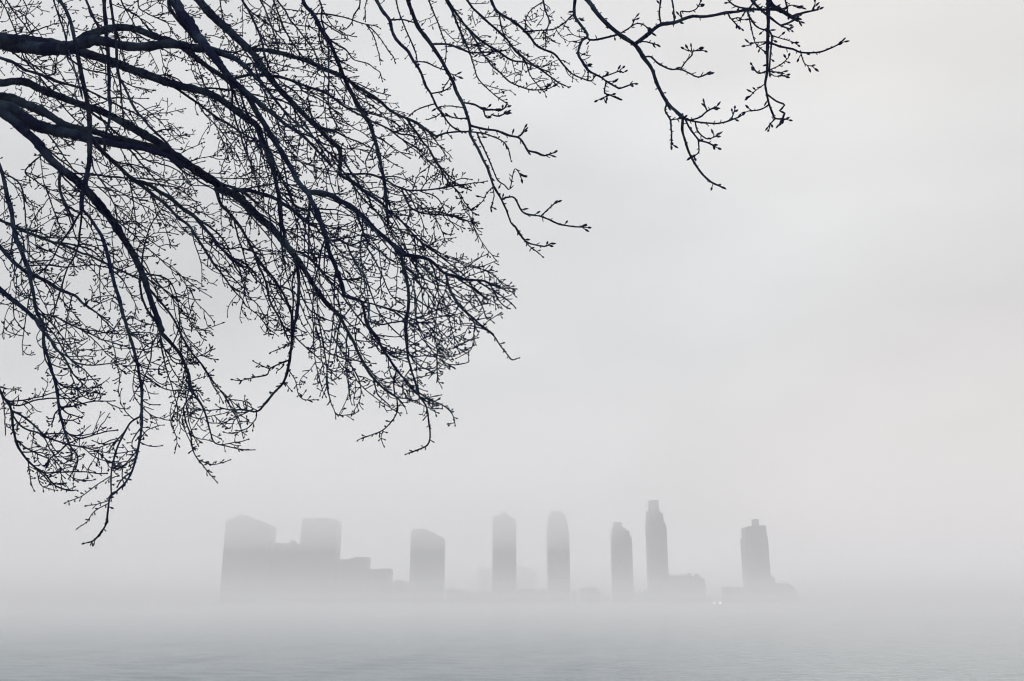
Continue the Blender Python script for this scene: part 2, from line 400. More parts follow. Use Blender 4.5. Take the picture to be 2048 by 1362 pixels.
# every line: widths along the branch (px) : path, letters switch the sheet the numbers are read from
LIMBS = '''
34 30 26 18 16 12 6: A -160 320 0 345 120 355 300 385 430 395 540 380 640 350 760 320 880 340 1000 368 1100 375 1250 365 1362 352 B 80 365 200 390 330 400 430 430 540 480 620 550 700 640
24 22 20 18 15 14 8 5: A -160 280 0 310 200 320 400 350 560 390 700 430 860 480 1000 530 1180 600 1362 665 B 80 685 200 710 330 755 460 835 600 940 700 1010 740 1120 790 1250 830 1362 E 870 200 900 400 920 540
20 18 15 12 9: A 560 365 680 300 800 250 900 225 1000 220 1100 235 1200 275 1300 310 1362 325 B 100 380 200 460 320 550 420 610 520 690
24 24 22 18 14 11 10 9 8 7: B -100 -200 30 0 150 180 240 310 330 430 430 560 530 670 620 770 690 900 760 1000 840 1140 900 1230 970 1340 E 1020 80 1100 180 1130 230 1170 330 1210 440 1250 540 1270 640 1310 740 1350 850 F 20 950 40 1010
12 11 10 9: E 1100 180 1200 185 1290 205 1362 250 F 60 275 180 365 290 480 400 570 490 670
19 19 17 14 11 9 7 5 4 3: B 100 -150 230 0 370 150 500 270 640 400 760 560 850 680 960 800 1080 920 1180 1020 1290 1130 1362 1210 F 0 20 80 80 180 160 300 240 400 330 500 420 600 530 700 620 800 690 900 770 1000 850
16 17 17 18 20 20 18 14 11 8 6 3: A -160 620 0 660 100 650 220 660 320 710 440 760 580 810 700 850 850 910 1000 990 1130 1060 1250 1130 1362 1220 B 100 1290 200 1362 E 330 80 430 160 520 200 640 300 740 400 860 520 980 660 1080 810 1150 930 1260 1070 1340 1150 U 520 430 590 560 640 660 700 760 790 850 860 900 900 950
24 20 16 14 12 8: A -160 740 0 780 120 800 280 870 400 930 500 990 640 1030 760 1055 900 1095 1050 1130 1200 1170 1362 1250 B 100 1320 200 1370
34 28 20 16 12 8: A -160 860 0 860 100 880 200 960 300 1010 450 1050 560 1070 700 1110 850 1140 1000 1170 1150 1190 1362 1265 B 100 1340
24 20 17 18 14 12 10 8 6 3 2: A -120 840 0 890 100 960 200 1050 270 1110 340 1200 420 1290 500 1362 D 650 120 760 230 880 380 960 500 1050 650 1140 830 1190 980 1240 1130 1300 1290 S 720 270 750 360 830 450 870 540 890 620 940 700 970 800 990 860 1050 880 1120 895 1170 895
9 9 8 9 7 6: B 1040 -80 1080 40 1140 110 1200 220 1260 310 1310 420 1362 540 C 60 680 130 810 190 910 240 1000 280 1120 310 1230 340 1362 F 365 150 370 300 385 430
9 9 9 8 8 7 6 5 4 3 2: C 510 -80 550 20 580 100 620 200 680 290 740 370 790 450 850 560 890 640 930 730 980 820 1010 900 1045 1000 1050 1080 1110 1200 1150 1290 1190 1362 F 1230 130 1290 240 1340 340 1380 430 Q 20 1205 80 1295 120 1330 155 1357
11 10 9 9 8 7 7: G 1040 -80 1130 40 1240 170 1362 280 W 250 280 350 350 420 450 480 540 550 700 610 810 680 880 740 935
9 8 7: B -60 10 0 70 100 200 220 340
'''
DENSE = '''
8 6 4 2: F 490 670 590 685 720 725 830 820 930 850 1030 880 1150 890 1230 920 1362 975
7 6 5 3.5 2.5: F 490 670 510 770 530 870 545 1000 535 1150 525 1362 U 905 400 910 550 930 690 975 860 1030 950 1050 1060 1055 1130 1040 1180 990 1205 920 1230
5 3.5 2: F 850 850 870 930 920 1030 970 1100 1050 1170 1150 1260 1230 1320 U 1370 460 1440 520 1480 580 1520 630 1555 665 1580 655
3 1.6: F 1040 880 1070 950 1110 1030 1150 1110 1170 1170 1210 1200
9 9 8 6 5: B 640 400 760 405 880 425 1000 460 1120 500 1230 550 1362 600 C 60 640 200 730 320 810 400 880 520 940 620 990 720 1060 770 1090
4 3 2: C 770 1090 860 1065 960 1055 1080 1060 1200 1080 1300 1130 1340 1180 1362 1260
5 3 1.5: C 540 950 600 1050 660 1140 710 1190 760 1270 800 1340 F 830 30 880 110 960 190 1000 260 1060 340 1060 400
4 3: B 1180 -60 1215 60 1210 150 1240 250 1265 380 1270 500 1275 650 1270 800
3 3 1.6: F 170 1055 260 1070 340 1095 450 1125 560 1145 660 1150
6 5 3: F 40 1015 100 1030 170 1055 190 1130 210 1220 260 1300 310 1362 U 735 545 810 660 870 750 920 800 970 860
3 1.8: S 885 640 855 690 850 720 880 820 900 910 940 965 1000 1035
2.2 1.5: S 850 710 800 740 790 780 815 840 815 900
1.8 1.4: S 920 940 980 965 1050 950
3 2: S 665 80 740 95 800 140 830 250 835 370 840 440
3 2: S 740 350 710 400 700 480 670 560 660 600
2.4 1.8: S 745 370 770 460 810 540 870 620
5 5 4 3: D -40 380 0 400 100 450 250 510 400 570 500 600 650 660 800 720 950 800 1110 870 1140 890
8 7 6 4 2: D -60 540 0 610 100 730 200 810 300 860 400 910 480 960 580 1000 680 1080 780 1150 880 1220
6 8 8 6 5 4 2: D -40 -150 10 0 40 130 80 300 100 420 130 560 180 680 230 800 250 900 280 1080 320 1200 350 1280 S 210 420 240 520 265 640 280 740 320 870 360 930 350 985
10 9 7 4 2: D -80 880 0 950 80 1020 180 1100 270 1180 330 1270 S 240 400 300 480 350 560 400 610
5 4 2: S -40 540 20 660 50 710 60 800 85 880 130 950 200 1010 250 1060 300 1080 350 1085
4 3 1.6: S 50 715 130 760 220 840 310 870 430 900 500 950 540 970
1.8 1.4: S 130 950 140 1040 150 1075
1.8 1.4: S 165 985 190 1060 235 1080
3 2: S 320 860 270 910 230 940 220 975
2 1.4: S 240 935 300 1000 350 1030 410 1040
8 7 9 10 8: A 450 -80 480 0 540 100 580 230 600 330 620 430 660 620 690 760 710 900 720 1050 715 1250 700 1362 D 690 60 660 200 655 320
4 3 2.5: D 650 320 640 500 600 680 540 790 490 950 450 1080 420 1170 370 1240
4 2: D 640 330 560 480 480 600 420 720 320 830
6 7 6 5 4 3 2.2: D 680 310 750 430 810 530 850 650 880 780 910 900 960 1030 1000 1180 1040 1330 S 640 500 655 620 655 740 640 890 600 1020 540 1090 510 1120 500 1190 490 1250 440 1310 405 1325
3.5 2.5: S 655 740 610 770 570 830 540 900 515 1010 515 1120
2 1.4: S 565 850 500 870 450 890
2 1.3: S 510 1020 440 1065 380 1110 310 1140
2 1.4: S 500 1150 440 1180 400 1230 370 1250
1.6 1.3: S 500 1135 450 1150 410 1155
1.6 1.3: S 630 940 570 970 530 970
1.6 1.3: S 640 895 560 910 500 910
1.6 1.2: S 645 860 690 880 735 880
1.5 1.2: S 650 850 680 810 725 790
7 8 7 6 4: A 830 -80 840 100 850 250 860 400 870 550 875 700 880 850 870 980 850 1080 840 1200
5 5: A 670 -60 690 0 740 120 790 230
5 6 5 5 4: A 880 -60 900 150 930 330 940 500 960 620 1000 690 1060 830 1130 930 1250 1060 1362 1180
4 3: A 940 600 970 760 985 930 1000 1050
7 6 5 4 3: A -100 420 20 470 100 500 200 560 330 600 450 650 600 690 750 745 900 820 1050 890 1170 960
3 2.5: A 150 420 210 500 300 590 420 760 500 850 600 950 690 1020
4 3: A 410 -60 430 0 470 130 520 260 545 380 590 520 630 680 660 780
3 2: A -40 -40 40 60 80 150 130 270 180 400 280 560 380 700
3 2: A 20 -60 100 80 200 200 300 330 420 480 520 640
2.5 2: A 160 -60 215 60 210 150 260 270 340 400
3 2.2: A 960 -60 1000 60 1110 130 1200 240 1290 300
3 2: A 1110 -60 1110 60 1180 110 1280 150 1362 190
3 2: D 200 0 280 80 380 150 480 180 600 210
3 2: D 90 0 160 110 190 260 210 400 230 550 240 700
3 2: D 370 140 410 260 440 340 480 450 530 520
6 5 4: D 450 0 480 150 530 290 590 420
3 2: D 230 760 380 760 500 775 600 770 750 755 870 780
3 2.5: A 745 1180 740 1280 D 760 0 830 110 900 240 930 310 940 430
3 2: D 270 1150 400 1160 500 1200 620 1260 760 1330 S 470 385 560 415 610 430
9 8 6 5 3 1.6: A 740 1150 860 1250 960 1340 D 1060 70 1180 160 1300 260 1362 310 E 70 380 150 440 200 520 260 610 340 740 420 840 500 950 580 1040 600 1080 700 1160 770 1250 830 1300
2.5 2: D 1040 60 1060 200 1080 330 1090 450 1075 580
7 8 5 2: D 1080 60 1200 120 1300 190 1362 225 E 80 290 180 360 270 460 340 540 420 640 500 710 590 770 680 840
7 6 5 4 5 5 4 2: E 330 130 400 260 460 330 540 430 600 520 640 600 700 700 780 800 860 900 920 1010 975 1180 H 975 200 980 280 955 430 910 570 840 650 760 750 690 815 570 800 480 805 400 790
2.5 1.5: H 690 815 690 870 640 935 580 965 510 990
3 2.4 1.8: H 940 400 880 430 800 470 780 520 690 540 570 565 520 560
2 1.6: H 800 468 740 450 670 420
2 1.6: H 905 420 900 460 860 490
2 1.5: H 910 570 965 635
2 1.3: H 960 470 1000 560 1020 660 1060 715 1150 720
2.5 1.6: H 960 260 900 300 830 330
1.8 1.5: H 620 810 600 735
1.8 1.5: H 570 805 530 760
5 3: E 640 690 740 830 770 920 800 1050 850 1150 900 1250 950 1362
7 6 6 5: E 1000 690 1030 860 1035 1000 1020 1160 990 1250 975 1362
4 3: E 1010 780 980 900 985 1050 975 1180
5 4 3: E 1110 240 1105 400 1110 560 1105 700 1095 780
9 7 5: E 470 150 600 160 720 190 820 220 920 280 1020 350 1120 430 1180 450
5 3 3: E 980 620 1080 680 1190 780 1280 890 1362 990 U 600 380 680 480 770 600
3 1.6: U 850 900 860 960 825 1030 770 1090 700 1120 630 1145
1.8 1.4: U 765 1090 755 1140 770 1175
3 1.5: U 970 860 1060 910 1140 950 1190 1000 1205 1055
2.2 1.6: U 910 540 1000 590 1080 640 1170 690 1270 690
2.4 1.5: U 960 300 970 420 1010 530 1070 620 1110 640 1200 640 1290 600
2.2 1.5: U 1300 360 1320 440 1320 510 1305 600 1240 640
3 1.5: U 380 440 410 580 430 720 440 850 470 960 490 1000 580 995
3 1.5: U 500 520 540 640 590 720 630 810 630 900 590 980
5 4: B 560 -60 580 0 620 60 680 190 730 320 760 450 800 560
3.5 3: B 700 -60 720 0 780 130 830 260 870 400
3.5 3: B 810 -60 830 0 900 200 960 310 1040 430 1090 480
3.5 3 2.5: B 840 -60 860 0 930 100 1000 200 1090 320 1150 400 1190 500 1240 600 1362 760
3 2.5: B 390 -60 400 0 430 150 470 210
6 5 4 3: B 500 640 620 600 760 600 880 620 1000 660 1120 700 1250 750 1362 830 C 100 890 200 940 380 1030 500 1120 620 1195
10 8 6 4: B 530 670 680 790 820 910 950 1010 1080 1100 1200 1230 1300 1330
4 4 3 1.6: F 0 30 120 30 240 30 370 80 450 130 540 160 680 160 800 150 900 130 1050 110 1160 90
4 3 1.6: F 470 220 560 290 650 340 760 355 870 365 990 380
2.5 1.6: F 580 140 620 60 680 0
2.5 1.6: F 640 150 700 80 800 20
3 2: F 340 450 450 470 580 520 680 590 800 660
4 3: F 0 560 80 600 180 570 260 545
3.5 2: F 60 600 120 740 200 850 240 950 280 1070 330 1170 420 1270 500 1340
3 2: F 180 580 260 690 330 830 400 990 530 1090
3 2: F 230 580 330 660 400 720 470 760
3 1.8: F 500 770 600 840 700 880 820 930 940 900
3 1.8: F 550 1000 620 1040 720 1100 840 1130 920 1160
2.5 1.8: F 640 930 620 1030 600 1120 620 1230 690 1360
6 5 4 3: B 660 580 760 700 860 820 960 940 1100 1060 1230 1180 1362 1300
5 4 3: B 540 720 600 850 680 1010 730 1150 800 1300
5 4 3 2: F 120 310 160 430 200 540 240 600
'''
SPARSE = '''
3 2.4 1.6: B 1150 105 1250 110 1362 130 C 60 145 170 180 280 205 305 212
2 1.4: C 210 195 270 250 330 320 380 390 430 450 437 485
1.8 1.4: C 205 195 260 270 290 340 295 380 310 430 320 490
2.5 2: C 165 -40 160 0 150 60 110 120 95 180 65 220
1.8 1.5: C 220 -40 215 0 200 60 205 150
3 2 1.5: B 1260 300 1362 370 C 40 395 100 470 160 490 230 510 280 550 320 575 335 630
6 5.5 5 5 4 3 2: C 260 -60 300 20 340 95 395 165 430 270 480 350 540 410 590 490 640 570 680 680 730 750 770 850 820 920 860 980 900 1020 970 1055
3 2.4: C 395 165 500 155 560 170 600 180
2.4 2: C 730 745 830 730 890 690
2.2 1.8: C 600 490 690 500 760 530 840 555
2.6 1.8: C 760 830 690 853 610 885 555 930
2 1.6: C 800 900 770 935 720 950
4 3 2.5: C 740 355 870 355 940 385 1040 420 1150 420 1250 410 1340 400
3.4 2.6: G 110 820 200 840 270 880 340 880 400 885 440 860
2.6 2.2: G 275 885 285 940 320 945 330 920 385 930 450 905
4 3.5 3: G 165 1005 290 1035 370 1045 460 1080 550 1105 600 1170 620 1205 690 1225 750 1250 810 1230
3 2.6: G 540 1105 580 1070 595 1035
2.5 1.4: G 220 1075 260 1160 300 1250 350 1362 F 1265 80 1320 120 1362 150 Q 15 900 50 945
3 2.2: F 1300 230 1340 215 1400 225 Q 60 1130 150 1150 250 1190 330 1205 380 1210
2.2 2: Q 150 1150 190 1115 225 1085
2.6 2: Q 20 1205 40 1250 90 1290 170 1310 205 1295
1.6 1.3: F 1225 140 1170 190 1140 250 1090 290
1.6 1.3: F 1225 140 1235 210 1215 300
2 1.6: C 870 580 920 600 940 610
2 1.6: C 860 630 830 700 825 720
2.4 2: C 1010 950 940 950 860 930
2 1.6: C 985 870 900 850 800 855
2.6 1.8: C 430 -60 470 80 510 180 540 260 580 350 610 430 620 500
2.6 1.6: C 690 -60 710 0 750 100 800 220 830 300 850 370 840 500
4 3 2 1.5: C 830 -60 850 0 900 90 950 220 1010 350 1050 450 1080 580 1120 650 1180 710 1250 770 1340 830
4 3.5 3 2: C 830 -60 860 0 940 120 1020 220 1110 310 1260 410 G 440 450 510 490 600 500 700 540 800 610 870 660 930 690
3 2.5 1.8: C 1020 230 1090 330 1120 400 1180 480 1270 570 1362 650 G 520 670 630 715 720 720 790 710
4 3.5 2: G 100 -60 140 0 210 90 290 170 390 255 460 320 510 390 580 450 640 500 720 550 800 580
5 4 3 2: G 310 -60 330 0 370 80 430 130 500 170 570 220 640 290 690 360 760 400 840 440 900 520 960 580 1040 620 1130 650 1160 610
2.5 1.5: G 380 120 410 220 450 300 520 400 600 480 640 600 700 680 760 740
3 1.6: G 730 -60 760 80 790 170 770 260 770 380
2 1.5: G 720 20 650 80 610 150 600 230
5 4.5 4 3 2.5: G 1010 -60 995 60 1000 130 1040 190 1100 290 1060 330 1030 430 1060 490 1120 570 1210 620 1250 650 1362 710 W 260 690 340 660
2.5 2: G 1000 115 950 150 900 195 830 235 720 245 625 250
2.5 2.2: G 1210 615 1290 595 1362 570 W 265 575
2.5 2.2: G 1240 660 1240 740 1280 760 1330 785
2.5 2.2: G 1280 760 1210 790
4 3.5: W 200 298 60 312 0 315 G 1120 318
4 3.5 3: W 728 930 725 1024 Q 915 740 940 810 985 895 1050 960 1110 990
7 6 5 5: W 360 345 450 280 550 200 680 175 800 130 920 130 1050 105 1170 90 1240 70
3 2.4: W 560 190 545 100 560 -30
2.5 2: W 720 140 715 90 780 90 840 65 870 20
3 2.4: W 640 -30 655 70 655 125
3.2 2.2: W 440 445 480 445 540 500 630 545 710 550 780 580 850 610 920 585
2.6 2.2: W 710 550 750 490 800 440 815 405 880 400
2.4 2: W 815 405 770 398
3 2.4: W 610 820 590 870 630 945 635 1024 Q 850 710 850 770
2.4 2: W 640 945 720 935
3 2.4: W 780 940 860 925 920 880 985 850
2.4 2: W 920 880 905 830
3.2 2.6: W 750 935 850 960 970 970 1060 955 1110 940 1170 920
2.4 2: W 1110 940 1135 870
3 2.4: Q 925 640 960 700 1000 745 1050 760 1080 775
2.4 2: Q 980 655 990 700 1040 740 1090 720
2.2 2: Q 990 745 990 810 960 830
2.4 2: W 250 250 320 210 355 145
2.2 2: W 320 210 370 185 430 200 470 240
2.4 2: W 390 340 450 325 520 345
7 6 5 4 3.4 3: W 1400 -80 1405 120 1410 220 1400 400 1395 560 1375 660 1390 740 1410 820 1440 900 1460 935 1540 945
3 2.6: W 1410 230 1430 280 1415 420 1405 560
4 3 2.5: W 1430 330 1520 370 1600 390 1660 415 1800 410 1900 375 1985 335
2 1.6: W 1660 415 1690 500 1745 520
2 1.6: W 1430 270 1560 320 1620 345
2 1.6: W 1405 560 1490 515 1555 460
2.6 2.2: W 1400 570 1500 570
1.8 1.5: W 1420 575 1450 600 1530 595
3 2.4: W 1390 572 1330 575 1290 530
1.8 1.5: W 1375 655 1310 710 1260 760
2.6 2.2: W 1400 815 1350 860 1260 875
3 2.8: W 1400 745 1470 800 1530 825 1490 870 1530 890 1500 960
2.2 2: W 1450 935 1415 980 1415 1000
2.2 1.8: W 1235 70 1270 200 1300 330 1360 390
3 2.4: W 1240 100 1300 200 1390 240
2 1.8: W 1400 325 1310 335 1260 355
5 4: W 1240 70 1330 75 1400 75 1480 78
9 8 6: W 1370 -80 1430 40 1500 80 1580 130 1640 160
5 4 3: W 1590 130 1680 100 1750 85 1800 75
5 4 3: W 1250 -60 1280 10 1350 80 1420 140 1500 200 1575 230
4 3.5: W 1500 200 1560 180 1630 140
3.4 2.6: W 1240 70 1150 50 1090 0
3 2.6: W 1330 -40 1260 60 1235 75
2.4 2: W 1080 105 1110 150 1160 140 1195 155
2.2 2: W 1110 150 1150 190 1175 215
2.2 2: W 1500 80 1580 40 1640 50
2.4 2: W 1530 -30 1550 50 1560 110
2.6 2: W 1740 85 1770 40
'''
ENV = [(-400, -400), (648, -400), (650, 20), (700, 60), (752, 110), (765, 170), (805, 185), (835, 215), (880, 255), (930, 300), (948, 360), (968, 430), (975, 480),
       (1012, 520), (1042, 560), (1036, 610), (1010, 640), (975, 640), (950, 700), (935, 735), (890, 740), (882, 770), (912, 830), (900, 855), (872, 860), (850, 840), (790, 830), (720, 845), (668, 836), (640, 800),
       (600, 790), (590, 730), (560, 690), (510, 660), (460, 665), (430, 690), (440, 740), (448, 780), (512, 800), (505, 900), (460, 905), (380, 900), (340, 870), (318, 890), (290, 870), (268, 960),
       (230, 985), (205, 960), (150, 985), (90, 980), (50, 945), (20, 880), (-400, 840)]
ENV2 = [(760, -400), (1290, -400), (1210, 60), (1180, 165), (1140, 180), (1090, 195), (1050, 205), (1000, 190), (960, 140), (900, 90), (850, 60), (780, 30)]

def inside(poly, x, y):
    c = False; j = len(poly) - 1
    for i in range(len(poly)):
        xi, yi = poly[i]; xj, yj = poly[j]
        if (yi > y) != (yj > y) and x < (xj - xi) * (y - yi) / (yj - yi) + xi: c = not c
        j = i
    return c

def proj(p):
    x, y, z = p[0], p[1], p[2] - CAMZ
    d = y * CP + z * SP
    return 1024 + FPX * x / d, 681 - FPX * (-y * SP + z * CP) / d

def spline(pts, step):
    out = []
    n = len(pts)
    for i in range(n - 1):
        p0 = pts[max(0, i - 1)]; p1 = pts[i]; p2 = pts[i + 1]; p3 = pts[min(n - 1, i + 2)]
        k = max(1, int(math.dist(p1, p2) / step))
        for j in range(k):
            t = j / k
            out.append(tuple(0.5 * (2 * b + (c - a) * t + (2 * a - 5 * b + 4 * c - d) * t * t + (3 * b - a - 3 * c + d) * t ** 3)
                             for a, b, c, d in zip(p0, p1, p2, p3)))
    out.append(tuple(pts[-1]))
    return out

def parse(txt, kind):
    res = []
    for ln in txt.strip().splitlines():
        ws, path = ln.split(':'); ws = [float(q) for q in ws.split()]
        pts = []; reg = None; num = []
        for tok in path.split():
            if tok in REG: reg = REG[tok]; continue
            num.append(float(tok))
            if len(num) == 2:
                pts.append((reg[0] + num[0] / reg[2], reg[1] + num[1] / reg[2])); num = []
        res.append(dict(w=ws, px=pts, kind=kind))
    return res

TREE_AT = (-7.4, 6.4, 4.4)
rng = random.Random(11)
BR = parse(LIMBS, 'limb') + parse(DENSE, 'dense') + parse(SPARSE, 'sparse')
for k, b in enumerate(BR): b['first'] = k
BR.sort(key=lambda b: (-max(b['w']), b['first']))

# the hidden frame of the tree: trunk left of the picture, leaders that arch above it
trunk_path = spline([(-7.4, 6.4, 4.1), (-7.35, 6.4, 5.4), (-7.2, 6.35, 6.8), (-7.25, 6.3, 8.2), (-7.0, 6.2, 9.6), (-6.7, 6.1, 11.0), (-6.9, 6.2, 12.6), (-6.6, 6.0, 14.4), (-6.5, 6.1, 16.0)], 0.15)
leader_paths = [spline([(-7.2, 6.35, 8.0), (-6.2, 6.2, 10.2), (-4.6, 6.0, 11.6), (-2.8, 5.7, 12.1), (-1.0, 5.3, 12.0), (0.8, 4.9, 11.5), (2.4, 4.6, 10.9)], 0.15),
                spline([(-7.0, 6.2, 9.6), (-6.0, 5.6, 11.6), (-5.0, 5.0, 12.6)], 0.15)]
frame_pts = [p for q in leader_paths for p in q]
def nearest(pts, p):
    return min(pts, key=lambda q: (q[0] - p[0]) ** 2 + (q[1] - p[1]) ** 2 + (q[2] - p[2]) ** 2)

def companions(b):
    """long side branches that leave a limb at a narrow angle and run beside it"""
    px = b['px']; line = spline([(x, y, 0.0) for x, y in px], 12); res = []
    acc = rng.uniform(0, 50)
    for i in range(2, len(line) - 3):
        acc += math.dist(line[i], line[i + 1])
        x, y = line[i][0], line[i][1]
        if acc < 62 or x < 60 or y < 20 or (x < 330 and y < 200): continue
        acc = rng.uniform(-45, 30)
        k = i / len(line); w = b['w'][min(len(b['w']) - 1, int(k * len(b['w'])))]
        a = math.atan2(line[i + 2][1] - y, line[i + 2][0] - x) + R(rng.gauss(3, 15))
        n = rng.randint(7, 15); q = [(x, y)]
        for j in range(n):
            a += R(rng.gauss(0, 5)) + (R(58) - a) * .05
            p = (q[-1][0] + 28 * math.cos(a), q[-1][1] + 28 * math.sin(a))
            if not inside(ENV, p[0] + 30 * math.cos(a), p[1] + 30 * math.sin(a)): break
            q.append(p)
        if len(q) > 3:
            w0 = min(w * .5, rng.uniform(3, 6))
            res.append(dict(w=[w0, w0 * .75, w0 * .5, 1.7], px=q, kind='dense', first=1000 + i, parent=None, light=True))
    return res
extra = []
for b in BR:
    if b['kind'] == 'limb' and b['first'] in (1, 2, 3, 4, 5, 6, 9): extra += companions(b)
BR += extra
BR.sort(key=lambda b: (-max(b['w']), b['first']))

PLACED = []          # (px, py, Y, width, branch)
for b in BR:
    px = b['px']; n = len(px); s = px[0]
    off = s[0] < -5 or s[1] < -3
    b['parent'] = None
    length = sum(math.dist(px[i], px[i + 1]) for i in range(n - 1))
    if off or not PLACED:
        b['off'] = True
        Y0 = {'limb': 6.0, 'dense': 5.9, 'sparse': 4.7}[b['kind']] + rng.uniform(-0.6, 0.6)
        if max(b['w']) > 15: Y0 = 6.2 + rng.uniform(-0.25, 0.25)
    else:
        b['off'] = False
        best = min(PLACED, key=lambda q: math.dist(q[:2], s) - 0.9 * min(q[3], 20) + (25 if q[3] < b['w'][0] * 0.7 else 0))
        Y0 = best[2]; b['parent'] = best[4]; px[0] = (best[0], best[1])
        if math.dist(best[:2], s) > 25: px.insert(1, s)
    drift = rng.uniform(-0.45, 0.45) * length / 300
    drift = max(-0.9, min(0.9, drift))
    n = len(px)
    cum = [0]
    for i in range(n - 1): cum.append(cum[-1] + math.dist(px[i], px[i + 1]))
    ph = rng.uniform(0, 6.28); amp = min(0.12, length / 2500)
    P3 = [at(x, y, Y0 + drift * c / cum[-1] + amp * (math.sin(ph + c / 60) - math.sin(ph))) for (x, y), c in zip(px, cum)]
    fine = spline(P3, 0.016)
    pxm = Y0 / FPX * 1.05
    m_ = len(fine); W = b['w']; rad = []
    for i in range(m_):
        t = i / (m_ - 1) * (len(W) - 1); k = min(int(t), len(W) - 2) if len(W) > 1 else 0
        wv = W[k] + (W[k + 1] - W[k]) * (t - k)
        rad.append((max(wv, 1.6) * (1.28 if b['kind'] == 'sparse' else 0.93 if b['kind'] == 'limb' else 1.0) + .25) * 0.5 * pxm)
    # crooked growth: small kinks at the nodes
    kx = kz = 0.0
    f2 = []
    for i, p in enumerate(fine):
        if i % 6 == 0: tx, tz = rng.gauss(0, 0.9) * pxm, rng.gauss(0, 0.9) * pxm
        kx += (tx - kx) * .3; kz += (tz - kz) * .3
        e = min(1, i / 5)
        f2.append((p[0] + kx * e, p[1], p[2] + kz * e))
    b['pts'], b['rad'], b['pxm'] = f2, rad, pxm
    for p, r in zip(f2[1:], rad[1:]):
        q = proj(p); PLACED.append((q[0], q[1], p[1], 2 * r / pxm, b))

CELL, CROWD = 34, {}
def crowd(p, add=0.0):
    x, y = proj(p); k = (int(x // CELL), int(y // CELL))
    if add: CROWD[k] = CROWD.get(k, 0) + add
    return CROWD.get(k, 0)
for b in BR:
    for i in range(len(b['pts']) - 1):
        crowd(b['pts'][i], math.dist(b['pts'][i], b['pts'][i + 1]) / b['pxm'] * min(1.6, max(b['rad'][i] / b['pxm'] / 1.5, .7)))
LIMIT = 320

def unit(v):
    l = math.sqrt(v[0] ** 2 + v[1] ** 2 + v[2] ** 2) or 1
    return (v[0] / l, v[1] / l, v[2] / l)

def bud(T, p, d, pxm, big):
    L_, r = (11, 2.4) if big else (5.5, 1.6)
    L_ *= rng.uniform(.7, 1.2) * pxm; r *= rng.uniform(.85, 1.15) * pxm
    d = unit(d)
    T.add([tuple(p[k] + d[k] * L_ * t for k in range(3)) for t in (0, .2, .5, .8, 1)], [r * .5, r * .9, r, r * .6, r * .08], 5 if big else 4)

def grow(T, p, d, length, r0, r1, pxm, env, level, trop, wig=0.16):
    """one crooked twig, returns its points"""
    d = unit(d); pts = [p]; r0 *= 1.0; r1 *= 1.04; rad = [r0 * pxm]
    n = max(3, int(length / (4.5 if level > 1 else 5.5)))
    st = length / n * pxm
    margin = rng.uniform(0, 1) ** 1.5 * min(80, length * .8)
    for i in range(n):
        f = i / n
        k = 0.05 + 0.10 * f
        d = unit((d[0] + trop[0] * k + rng.gauss(0, wig), d[1] + trop[1] * k + rng.gauss(0, wig * .7), d[2] + trop[2] * k + rng.gauss(0, wig)))
        q = (pts[-1][0] + d[0] * st, pts[-1][1] + d[1] * st, pts[-1][2] + d[2] * st)
        if env is not None and i > 0:
            m_ = margin * pxm
            x, y = proj((q[0] + d[0] * m_, q[1] + d[1] * m_, q[2] + d[2] * m_))
            if not inside(env, x, y): break
        pts.append(q); rad.append((r0 + (r1 - r0) * (i + 1) / n) * pxm * (1.12 if i % 3 == 0 else 1))
    if len(pts) < 2: return None
    if env is ENV:
        gx, gy = proj(p); lim = LIMIT * (1.0 if gy > 560 else 1.12 if gx < 330 else 1.75 if abs((gy - 60) - (gx - 380) * .85) < 210 else 1.3)
        if crowd(pts[len(pts) // 2]) > lim or crowd(pts[-1]) > lim: return None
        for i in range(len(pts) - 1): crowd(pts[i], st / pxm * .8)
    T.add(pts, rad, 4)
    return pts, d

def side(d, spread, right_bias):
    """a direction leaving d sideways, mostly across the view"""
    a = rng.gauss(spread, 14) * (1 if rng.random() < right_bias else -1)
    c, s = math.cos(R(a)), math.sin(R(a))
    return unit((d[0] * c - d[2] * s, d[1] + rng.gauss(0, .35), d[0] * s + d[2] * c))

def spurs(T, pts, pxm, env, gap, lo, hi, r, big=False, trop=(.3, 0, .3), budp=.8, fork=.35):
    acc = rng.uniform(0, gap)
    for i in range(1, len(pts) - 1):
        acc += math.dist(pts[i], pts[i + 1]) / pxm
        if acc < gap: continue
        acc = rng.uniform(-.5, .4) * gap
        d = unit(tuple(pts[i + 1][k] - pts[i][k] for k in range(3)))
        g = grow(T, pts[i], side(d, 55, .55), rng.uniform(lo, hi), r, r * .8, pxm, env, 3, trop)
        if not g: continue
        q, e = g
        if rng.random() < fork and len(q) > 2:
            f = grow(T, q[len(q) // 2], side(e, 45, .5), rng.uniform(lo, hi) * .6, r * .9, r * .75, pxm, env, 3, trop)
            if f and rng.random() < budp: bud(T, f[0][-1], f[1], pxm, big)
        if rng.random() < budp: bud(T, q[-1], e, pxm, big)

